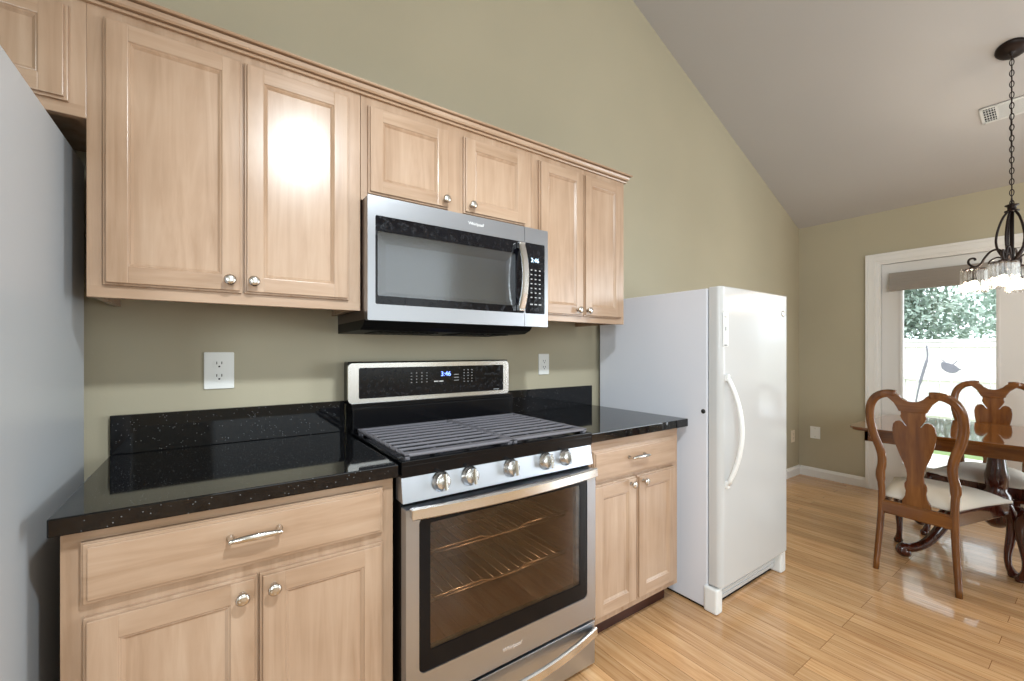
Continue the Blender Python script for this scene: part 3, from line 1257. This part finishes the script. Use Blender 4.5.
prism(bm, rrect(1.957, 2.0, 1.268, 1.428, .004), .003, origin=(0, -.8025, 0), bev=.001)
ct = obj('control_strip', bm, 'freezer_plastic', fd)
for a in ((1.974, 1.98, 1.342, 1.362), (1.964, 1.99, 1.272, 1.277), (1.964, 1.985, 1.405, 1.409)):
    bm = bmesh.new()
    box(bm, a[0], a[1], -.8068, -.805, a[2], a[3])
    obj('control_mark', bm, 'outlet_dark', ct)
bm = bmesh.new()
lathe(bm, [(.016, 0), (.016, .003), (.012, .005), (0, .0055)], (2.575, -.8035, 1.452), (0, -1, 0), 24)
obj('badge', bm, 'nickel', fd, label='small round silver badge')
bm = bmesh.new()
lathe(bm, [(.011, 0), (.011, .002), (0, .003)], (FX0 + .0005, -.715, .955), (-1, 0, 0), 16)
obj('door_lock', bm, 'outlet_dark', fz)
bm = bmesh.new()
box(bm, FX0 + .05, FX1 - .05, -.752, -.736, .035, .124, .002)
for i in range(4):
    box(bm, FX0 + .06, FX1 - .06, -.756, -.75, .045 + i * .022, .055 + i * .022, .001)
obj('base_grille', bm, 'freezer_grille', fz)
for x0, x1 in ((FX0 - .010, FX0 + .044), (FX1 - .05, FX1 + .006)):
    bm = bmesh.new()
    box(bm, x0, x1, -.788, -.72, .002, .122, .012, 0, 3)
    obj('corner_foot', bm, 'freezer_plastic', fz)
bm = bmesh.new()
box(bm, FX0 + .01, FX1 - .01, -.73, -.06, .0, .012)
obj('underside', bm, 'black_matte', fz)

# ------------------------------------------------------------------ refrigerator at the left edge
GX0, GX1 = -1.212, -.312
fr = thing('refrigerator', 'tall grey refrigerator at the left edge beside the granite counter', 'refrigerator', ((GX0 + GX1) / 2, -.45, 0))
bm = bmesh.new()
box(bm, GX0, GX1, -.79, -.11, .03, 1.80, .006, 0, 3)
obj('refrigerator_body', bm, 'fridge_grey', fr)
bm = bmesh.new()
box(bm, GX0 + .02, GX1 - .02, -.78, -.13, 0, .03)
obj('underside', bm, 'black_matte', fr)
for x0, x1, hx in ((GX0, (GX0 + GX1) / 2 - .002, (GX0 + GX1) / 2 - .04), ((GX0 + GX1) / 2 + .002, GX1, (GX0 + GX1) / 2 + .04)):
    bm = bmesh.new()
    box(bm, x0, x1, -.87, -.795, .09, 1.81, .012, 0, 3)
    d_ = obj('refrigerator_door', bm, 'steel_z', fr)
    bm = bmesh.new()
    tube(bm, [(hx, -.868, .75), (hx, -.915, .78), (hx, -.92, 1.1), (hx, -.915, 1.42), (hx, -.868, 1.45)], .012, 10)
    obj('door_handle', bm, 'steel_bright', d_)

# ------------------------------------------------------------------ dining chairs
def chair():
    r = thing('dining_chair', 'cherry dining chair with vase splat nearest the camera, its back turned to us', 'chair', (0, 0, 0), 0, 'splat back dining chairs')
    ZT = lambda z: (-.255 + .02 * min(z, .42) / .42) if z < .42 else (-.235 - .055 * ((z - .42) / .6) ** 1.3)   # back line leaning away
    post = [(0, .170), (.12, .163), (.25, .155), (.36, .151), (.45, .150), (.52, .154), (.56, .153), (.60, .146), (.65, .145), (.70, .155), (.765, .176), (.83, .189), (.89, .192), (.94, .185), (.98, .165), (1.003, .135), (1.012, .10), (1.010, .07)]
    for s in (-1, 1):
        bm = bmesh.new()
        pts = spline([(ZT(z), s * u, z) for z, u in post], 3)
        k = len(pts)
        ra = []
        rb = []
        for p in pts:
            z = p.z
            a = .0175 if z < .5 else .0215
            if z < .36:
                a = .0175 - .003 * (1 - z / .36)
            if .5 < z < .57:
                a = .0225
            ra.append(a)
            rb.append(.0165 if z < .5 else .0135)
        tube(bm, pts, ra, 10, up=(1, 0, 0), r2=rb)
        obj('back_post', bm, 'cherry_v', r, True)
    # crest (yoke)
    half = [(0, .972), (.022, .975), (.045, .990), (.056, 1.004), (.075, 1.020), (.10, 1.027), (.125, 1.024), (.125, 1.002), (.10, .985), (.078, .962), (.062, .93), (.058, .918), (0, .912)]
    out = [(-u, v) for u, v in half[::-1]][1:-1]
    poly = half + [(-u, v) for u, v in half[::-1] if u > 0]
    tl = Vector((-.09, 0, 1)).normalized()
    x1 = ZT(.95)
    bm = bmesh.new()
    prism(bm, [(u, (v - .95)) for u, v in poly], .026, origin=(x1 + .013, 0, .95), U=(0, 1, 0), V=tl, bev=.005)
    bmesh.ops.translate(bm, verts=bm.verts[:], vec=(-.026, 0, 0))
    obj('crest_rail', bm, 'cherry_h', r, True)
    # vase splat
    hs = [(.052, .925), (.050, .905), (.054, .893), (.046, .872), (.031, .846), (.025, .838), (.033, .842), (.045, .862), (.058, .868), (.074, .862), (.086, .845), (.0905, .815), (.088, .78), (.080, .735), (.062, .675),
          (.047, .635), (.037, .60), (.034, .57), (.037, .54), (.046, .52), (.046, .50), (.042, .48), (.046, .45), (.058, .425), (.060, .395)]
    poly = hs + [(-u, v) for u, v in hs[::-1]]
    x0, x2 = ZT(.42), ZT(.93)
    tl = Vector((x2 - x0, 0, .51)).normalized()
    bm = bmesh.new()
    prism(bm, [(u, (v - .42)) for u, v in poly], .013, origin=(x0 - .006, 0, .42), U=(0, 1, 0), V=tl, bev=.002)
    obj('splat', bm, 'cherry_v', r, True)
    # seat frame
    bm = bmesh.new()
    bar(bm, [(-.237, -.15, .365), (-.237, .15, .365)], .03, .075)
    obj('rear_rail', bm, 'cherry_h', r, True)
    bm = bmesh.new()
    bar(bm, [(-.24, .155, .385), (.255, .235, .385)], .022, .075)
    bar(bm, [(-.24, -.155, .385), (.255, -.235, .385)], .022, .075)
    bar(bm, [(.255, -.24, .385), (.255, .24, .385)], .022, .075)
    obj('seat_frame', bm, 'mahogany', r, True)
    # upholstered seat
    tb = bmesh.new()
    nx, ny = 12, 12
    vt = {}
    for i in range(nx + 1):
        for j in range(ny + 1):
            s, t = i / nx, -1 + 2 * j / ny
            hw = .150 + .105 * s
            fx = -.225 + .505 * s
            if s > .8:
                c = (s - .8) / .2
                fx -= .05 * c * abs(t) ** 3
            z = .425 + .045 * (1 - abs(t) ** 4) * (1 - abs(2 * s - 1) ** 5) + .006
            vt[i, j] = tb.verts.new((fx, hw * t, z))
    for i in range(nx):
        for j in range(ny):
            tb.faces.new((vt[i, j], vt[i + 1, j], vt[i + 1, j + 1], vt[i, j + 1]))
    bed = [e for e in tb.edges if e.is_boundary]
    ex = bmesh.ops.extrude_edge_only(tb, edges=bed)
    nv = [v for v in ex['geom'] if isinstance(v, bmesh.types.BMVert)]
    for v in nv:
        v.co.z = .418
    bmesh.ops.contextual_create(tb, geom=[e for e in tb.edges if e.is_boundary])
    bmesh.ops.recalc_face_normals(tb, faces=tb.faces[:])
    bm = bmesh.new()
    T(tb, bm, 0, True)
    obj('seat_cushion', bm, 'fabric', r, True)
    # cabriole front legs
    for s in (-1, 1):
        bm = bmesh.new()
        path = [(.245, .225, .41), (.262, .236, .36), (.275, .245, .31), (.272, .244, .25), (.26, .237, .18), (.252, .232, .12), (.254, .234, .07), (.268, .242, .035), (.278, .247, .018), (.278, .247, .002)]
        rad = [.022, .026, .026, .023, .019, .0155, .015, .019, .024, .02]
        pts = spline([(x, s * y, z) for x, y, z in path], 3)
        rr = []
        for i in range(len(pts)):
            f = i / 3
            a = int(f)
            b = min(a + 1, len(rad) - 1)
            rr.append(rad[a] + (rad[b] - rad[a]) * (f - a))
        tube(bm, pts, rr, 12)
        obj('front_leg', bm, 'mahogany', r, True)
    return r


ch1 = chair()
mid = Vector((3.099 + .255, -1.237 - .025, 0))
ch1.location = mid
ch1.rotation_euler = (0, 0, R(-5.7))
dup(ch1, (3.358, -1.875, 0), R(15), 'dining chair cut off by the right edge, showing only its front leg and seat corner')
dup(ch1, (4.225, -1.36, 0), R(180), 'dining chair on the far side of the table, before the french door')

# ------------------------------------------------------------------ dining table
tbx, tby = 3.90, -1.50
tt = thing('dining_table', 'glossy dark cherry dining table on a scroll footed pedestal beside the french door', 'table', (tbx, tby, 0))
TX0, TX1, TY0, TY1 = 3.44, 4.36, -2.17, -.83
bm = bmesh.new()
prism(bm, rrect(TX0, TX1, TY0, TY1, .07), .012, origin=(0, 0, .738), U=(1, 0, 0), V=(0, 1, 0), bev=.004)
prism(bm, rrect(TX0 + .012, TX1 - .012, TY0 + .012, TY1 - .012, .06), .012, origin=(0, 0, .7265), U=(1, 0, 0), V=(0, 1, 0), bev=.004)
obj('tabletop', bm, 'cherry_top', tt)
bm = bmesh.new()
a = .075
box(bm, TX0 + a, TX0 + a + .022, TY0 + a, TY1 - a, .655, .727, .003)
box(bm, TX1 - a - .022, TX1 - a, TY0 + a, TY1 - a, .655, .727, .003)
box(bm, TX0 + a, TX1 - a, TY1 - a - .022, TY1 - a, .655, .727, .003)
box(bm, TX0 + a, TX1 - a, TY0 + a, TY0 + a + .022, .655, .727, .003)
obj('apron', bm, 'cherry_h', tt)
for px_, py in ((3.83, -1.45),):
    bm = bmesh.new()
    lathe(bm, [(.14, .727), (.14, .71), (.05, .70), (.034, .66), (.036, .62), (.042, .56), (.052, .50), (.048, .45), (.045, .42), (.06, .40), (.066, .37), (.066, .24), (.05, .22), (.03, .20), (0, .195)][::-1],
          (px_, py, 0), (0, 0, 1), 24)
    pd = obj('pedestal', bm, 'mahogany', tt)
    for ang in (141, 231, 321, 51):
        bm = bmesh.new()
        d = Vector((math.cos(R(ang)), math.sin(R(ang)), 0))
        path = [(.05, .30), (.11, .325), (.18, .30), (.25, .22), (.31, .13), (.37, .075), (.43, .055), (.465, .06), (.478, .045), (.465, .028), (.44, .026)]
        rad = [.034, .036, .035, .031, .027, .025, .025, .026, .026, .026, .024]
        pts = spline([tuple(Vector((px_, py, 0)) + d * (q * 1.13) + Vector((0, 0, z))) for q, z in path], 3)
        rr = []
        for i in range(len(pts)):
            f = i / 3
            a_ = int(f)
            b_ = min(a_ + 1, len(rad) - 1)
            rr.append(rad[a_] + (rad[b_] - rad[a_]) * (f - a_))
        tube(bm, pts, rr, 12)
        obj('scroll_foot', bm, 'mahogany', pd)

# ------------------------------------------------------------------ chandelier
hx, hy = 3.735, -1.518
hz = ceil_z(hx)
cn = thing('chandelier', 'bronze cage chandelier with crystal drum shades hanging over the dining table', 'chandelier', (hx, hy, hz))
bm = bmesh.new()
nrm = Vector((-.43, 0, -1)).normalized()
lathe(bm, [(.066, .0005), (.066, .008), (.06, .018), (.04, .026), (.02, .03), (.008, .034), (.006, .05), (0, .051)], (hx, hy, hz), nrm, 28)
obj('canopy', bm, 'bronze', cn)
bm = bmesh.new()
z = hz - .03
i = 0
while z > 2.10:
    a = 0 if i % 2 == 0 else math.pi / 2
    pts = []
    for k in range(12):
        t = 2 * math.pi * k / 12
        u, v = .0085 * math.cos(t), .019 * math.sin(t)
        pts.append((hx + u * math.cos(a), hy + u * math.sin(a), z - .019 + v))
    tube(bm, pts, .0022, 6, closed=True)
    z -= .031
    i += 1
tube(bm, [(hx + .004, hy, hz - .03), (hx - .003, hy + .003, (hz + 2.1) / 2), (hx, hy, 2.08)], .002, 6)
obj('chain', bm, 'bronze', cn)
bm = bmesh.new()
tube(bm, [(hx + .0 + .016 * math.cos(2 * math.pi * k / 16), hy, 2.105 + .016 * math.sin(2 * math.pi * k / 16)) for k in range(16)], .003, 8, closed=True)
lathe(bm, [(.006, 0), (.03, .003), (.03, .008), (.018, .014), (.018, .03), (.028, .036), (.028, .041), (.012, .046), (.008, .05), (0, .05)], (hx, hy, 2.04), (0, 0, 1), 20)
lathe(bm, [(0, 0), (.012, .005), (.018, .015), (.026, .03), (.026, .036), (.012, .045), (.009, .06), (.009, .33), (0, .33)], (hx, hy, 1.715), (0, 0, 1), 16)
obj('centre_stem', bm, 'bronze', cn)
for k in range(5):
    a = R(72 * k + 20)
    bm = bmesh.new()
    prof_ = [(.016, 2.045), (.035, 2.01), (.052, 1.95), (.06, 1.89), (.055, 1.84), (.04, 1.80), (.022, 1.765)]
    tube(bm, spline([(hx + q * math.cos(a), hy + q * math.sin(a), zz) for q, zz in prof_], 4), .0055, 8)
    obj('cage_bow', bm, 'bronze', cn)
AR = .15
for k, ad in enumerate((84, 174, 264, 354)):
    a = R(ad)
    d = Vector((math.cos(a), math.sin(a), 0))
    c = Vector((hx, hy, 0))
    q = lambda r_, z_: tuple(c + d * r_ + Vector((0, 0, z_)))
    bm = bmesh.new()
    tube(bm, spline([q(.012, 1.765), q(.025, 1.80), q(.05, 1.835), q(.08, 1.832), q(.105, 1.80), q(.12, 1.768), q(.14, 1.752), q(.162, 1.76), q(.175, 1.782), q(.168, 1.802), q(.15, 1.803), q(.145, 1.79)], 4), .006, 8)
    tube(bm, spline([q(.02, 1.755), q(.04, 1.785), q(.062, 1.79), q(.085, 1.775), q(.09, 1.757), q(.08, 1.75), q(.074, 1.76)], 4), .0045, 8)
    lathe(bm, [(.005, .015), (.02, .01), (.02, .004), (.008, 0), (.008, -.05), (.014, -.055), (.014, -.075), (0, -.075)][::-1], q(AR, 1.742), (0, 0, 1), 16)
    arm = obj('arm', bm, 'bronze', cn)
    # drum of crystal bars
    bm = bmesh.new()
    rs, nb = .051, 16
    for j in range(nb):
        t = 2 * math.pi * j / nb
        p = Vector(q(AR, 0)) + Vector((rs * math.cos(t), rs * math.sin(t), 0))
        lathe(bm, [(.0, 1.592), (.007, 1.598), (.0098, 1.606), (.0098, 1.728), (.007, 1.736), (0, 1.742)], p, (0, 0, 1), 6, smooth=False)
    obj('crystal_shade', bm, 'crystal', cn)
    bm = bmesh.new()
    tube(bm, [Vector(q(AR, 1.737)) + Vector((rs * math.cos(2 * math.pi * j / 28), rs * math.sin(2 * math.pi * j / 28), 0)) for j in range(28)], .0035, 6, closed=True)
    for e in (0, 90):
        b0 = Vector((math.cos(R(e)), math.sin(R(e)), 0)) * rs
        tube(bm, [Vector(q(AR, 1.737)) - b0, Vector(q(AR, 1.737)) + b0], .0025, 6)
    obj('shade_ring', bm, 'bronze', cn)
    bm = bmesh.new()
    lathe(bm, [(0, 0), (.012, .004), (.021, .018), (.022, .03), (.014, .05), (.011, .06), (0, .061)], Vector(q(AR, 1.61)), (0, 0, 1), 16)
    obj('bulb', bm, 'bulb', cn)
    lamp('chandelier_bulb_light', 'POINT', q(AR, 1.66), 18, (1.0, .86, .68), .02)

# ------------------------------------------------------------------ ceiling vent
vx = 4.155
vc = Vector((vx, -1.53, ceil_z(vx)))
vt_ = thing('ceiling_vent', 'white three-section air vent on the sloped ceiling behind the chandelier chain', 'vent', vc)
Ux = Vector((1, 0, -SL)).normalized()
Vy = Vector((0, 1, 0))
Nn = Vector((-SL, 0, -1)).normalized()


def vbox(bm, u0, u1, v0, v1, h0, h1, mi=0):
    tb = bmesh.new()
    vs = [tb.verts.new(vc + Ux * u + Vy * v + Nn * h) for h in (h0, h1) for v in (v0, v1) for u in (u0, u1)]
    for q in ((0, 2, 3, 1), (4, 5, 7, 6), (0, 1, 5, 4), (2, 6, 7, 3), (0, 4, 6, 2), (1, 3, 7, 5)):
        tb.faces.new([vs[i] for i in q])
    bmesh.ops.recalc_face_normals(tb, faces=tb.faces[:])
    T(tb, bm, mi)


bm = bmesh.new()
hu, hv = .072, .185
vbox(bm, -hu, hu, -hv, hv, .0003, .003)
obj('duct_opening', bm, 'black_matte', vt_)
bm = bmesh.new()
for (a, b, c, d) in ((-hu, -hu + .014, -hv, hv), (hu - .014, hu, -hv, hv), (-hu, hu, -hv, -hv + .014), (-hu, hu, hv - .014, hv), (-hu, hu, -.118, -.106), (-hu, hu, .106, .118)):
    vbox(bm, a, b, c, d, .002, .008)
obj('vent_frame', bm, 'vent_white', vt_)
bm = bmesh.new()
for i in range(12):
    u = -.056 + i * .0102
    vbox(bm, u - .0036, u + .0036, -.107, .107, .003, .0075)
for s in (-1, 1):
    for i in range(5):
        v = s * (.125 + i * .0118)
        vbox(bm, -.06, .06, v - .0014, v + .0014, .003, .0075)
    for i in range(5):
        u = -.044 + i * .022
        vbox(bm, u - .0016, u + .0016, s * .118, s * .172, .003, .0078)
obj('louvers', bm, 'vent_white', vt_)

# ------------------------------------------------------------------ back garden
M['grass'] = mat('lawn_grass', srgb(120, 140, 90), .9)
M['fence'] = mat('pale_fence_wood', srgb(236, 229, 226), .8)
M['leaf'] = mat('blue_green_leaves', srgb(165, 182, 170), .6)
M['bark'] = mat('tree_bark', srgb(96, 84, 72), .9)
M['slate'] = mat('slate_grey_metal', srgb(120, 118, 128), .6)
M['concrete'] = mat('pale_concrete', srgb(200, 196, 190), .8)
bm = bmesh.new()
box(bm, XW + .13, 30, -14, 14, -.5, -.4)
o = struct('lawn', bm, 'grass')
bm = bmesh.new()
box(bm, XW + .13, XW + 2.6, -4, 1.5, -.4, -.06)
o = struct('patio', bm, 'concrete')
fx = 10.6
fe = thing('garden_fence', 'pale board fence across the back garden seen through the french door', 'fence', (fx, .5, -.4))
bm = bmesh.new()
y = -9.0
while y < 6.0:
    box(bm, fx, fx + .02, y, y + .146, -.4, 1.40, .003)
    y += .152
obj('board_panel', bm, 'fence', fe)
for z in (1.36, .76, .12):
    bm = bmesh.new()
    box(bm, fx - .04, fx, -9, 6, z - .045, z + .03)
    obj('rail', bm, 'fence', fe)
bm = bmesh.new()
box(bm, fx - .05, fx + .06, -9, 6, 1.40, 1.45)
obj('cap_rail', bm, 'fence', fe)
for k in range(7):
    bm = bmesh.new()
    yy = -8.4 + k * 2.2
    box(bm, fx + .021, fx + .11, yy, yy + .09, -.4, 1.48)
    obj('post', bm, 'fence', fe)


def tree(label, x, y, h, rad, n, seed):
    rnd = random.Random(seed)
    r = thing('garden_tree', label, 'tree', (x, y, -.4), 0, 'trees behind the fence')
    bm = bmesh.new()
    tube(bm, [(x, y, -.4), (x + .1, y, h * .3), (x, y + .1, h * .7)], [.16, .12, .06], 8)
    obj('trunk', bm, 'bark', r)
    blobs = [(x + rnd.uniform(-.6, .6) * rad, y + rnd.uniform(-.8, .8) * rad, rnd.uniform(.12, .85) * h, rnd.uniform(.35, .6) * rad) for _ in range(22)]
    vs, fs = [], []
    b0 = base_loc(r)
    for _ in range(n):
        bx, by, bz, br = rnd.choice(blobs)
        d = Vector((rnd.gauss(0, 1), rnd.gauss(0, 1), rnd.gauss(0, 1))).normalized() * br * rnd.uniform(.5, 1.0)
        c = Vector((bx, by, bz)) + d - b0
        u = Vector((rnd.gauss(0, 1), rnd.gauss(0, 1), rnd.gauss(0, 1))).normalized()
        w_ = u.orthogonal().normalized()
        s = rnd.uniform(.045, .085)
        k = len(vs)
        vs += [c - u * s, c + w_ * s * .5, c + u * s, c - w_ * s * .5]
        fs.append((k, k + 1, k + 2, k + 3))
    me = bpy.data.meshes.new('foliage')
    me.from_pydata(vs, [], fs)
    me.materials.append(M['leaf'])
    f = bpy.data.objects.new('foliage', me)
    COL.objects.link(f)
    f.parent = r


tree('leafy garden tree behind the fence, filling the left of the door glass', 12.5, 1.2, 4.3, 1.25, 20000, 1)
tree('leafy garden tree behind the fence, filling the right of the door glass', 15.6, -1.3, 5.2, 1.35, 20000, 2)

# dark leaf shaped ornament and a bent rod standing before the fence
gx = 9.2
go = thing('garden_ornament', 'slate grey leaf shaped ornament on a thin stake before the garden fence', 'ornament', (gx, -.40, -.4))
bm = bmesh.new()
lf = [(-.135, .03), (-.12, .075), (-.07, .07), (.0, .055), (.07, .025), (.11, -.01), (.15, -.03), (.11, -.05), (.08, -.075), (.0, -.085), (-.07, -.06), (-.12, -.02)]
prism(bm, [(u * .78, v * 1.05) for u, v in [tuple(p)[:2] for p in spline([(a, b, 0) for a, b in lf], 3)]], .03, origin=(gx - .015, -.40, .995), U=(0, -1, 0), V=(0, 0, 1), bev=.008)
obj('leaf', bm, 'slate', go)
bm = bmesh.new()
tube(bm, spline([(gx, -.35, 1.04), (gx, -.32, 1.09), (gx, -.29, 1.11)], 4), .008, 6)
tube(bm, spline([(gx, -.42, 1.03), (gx, -.45, 1.07), (gx, -.47, 1.09)], 4), .008, 6)
obj('tendril', bm, 'slate', go)
bm = bmesh.new()
tube(bm, [(gx + .02, -.40, -.4), (gx + .02, -.40, .95)], .005, 6)
obj('stake', bm, 'fence', go)
gr = thing('garden_rod', 'thin bent dark rod leaning before the garden fence beside the leaf ornament', 'rod', (gx, -.1, -.4))
bm = bmesh.new()
tube(bm, spline([(gx, .05, -.4), (gx, .03, .1), (gx, -.03, .6), (gx, -.10, .95), (gx, -.14, 1.15), (gx, -.13, 1.33)], 5), [.012] * 12 + [.02] * 7 + [.012] * 7, 8)
obj('rod', bm, 'slate', gr)
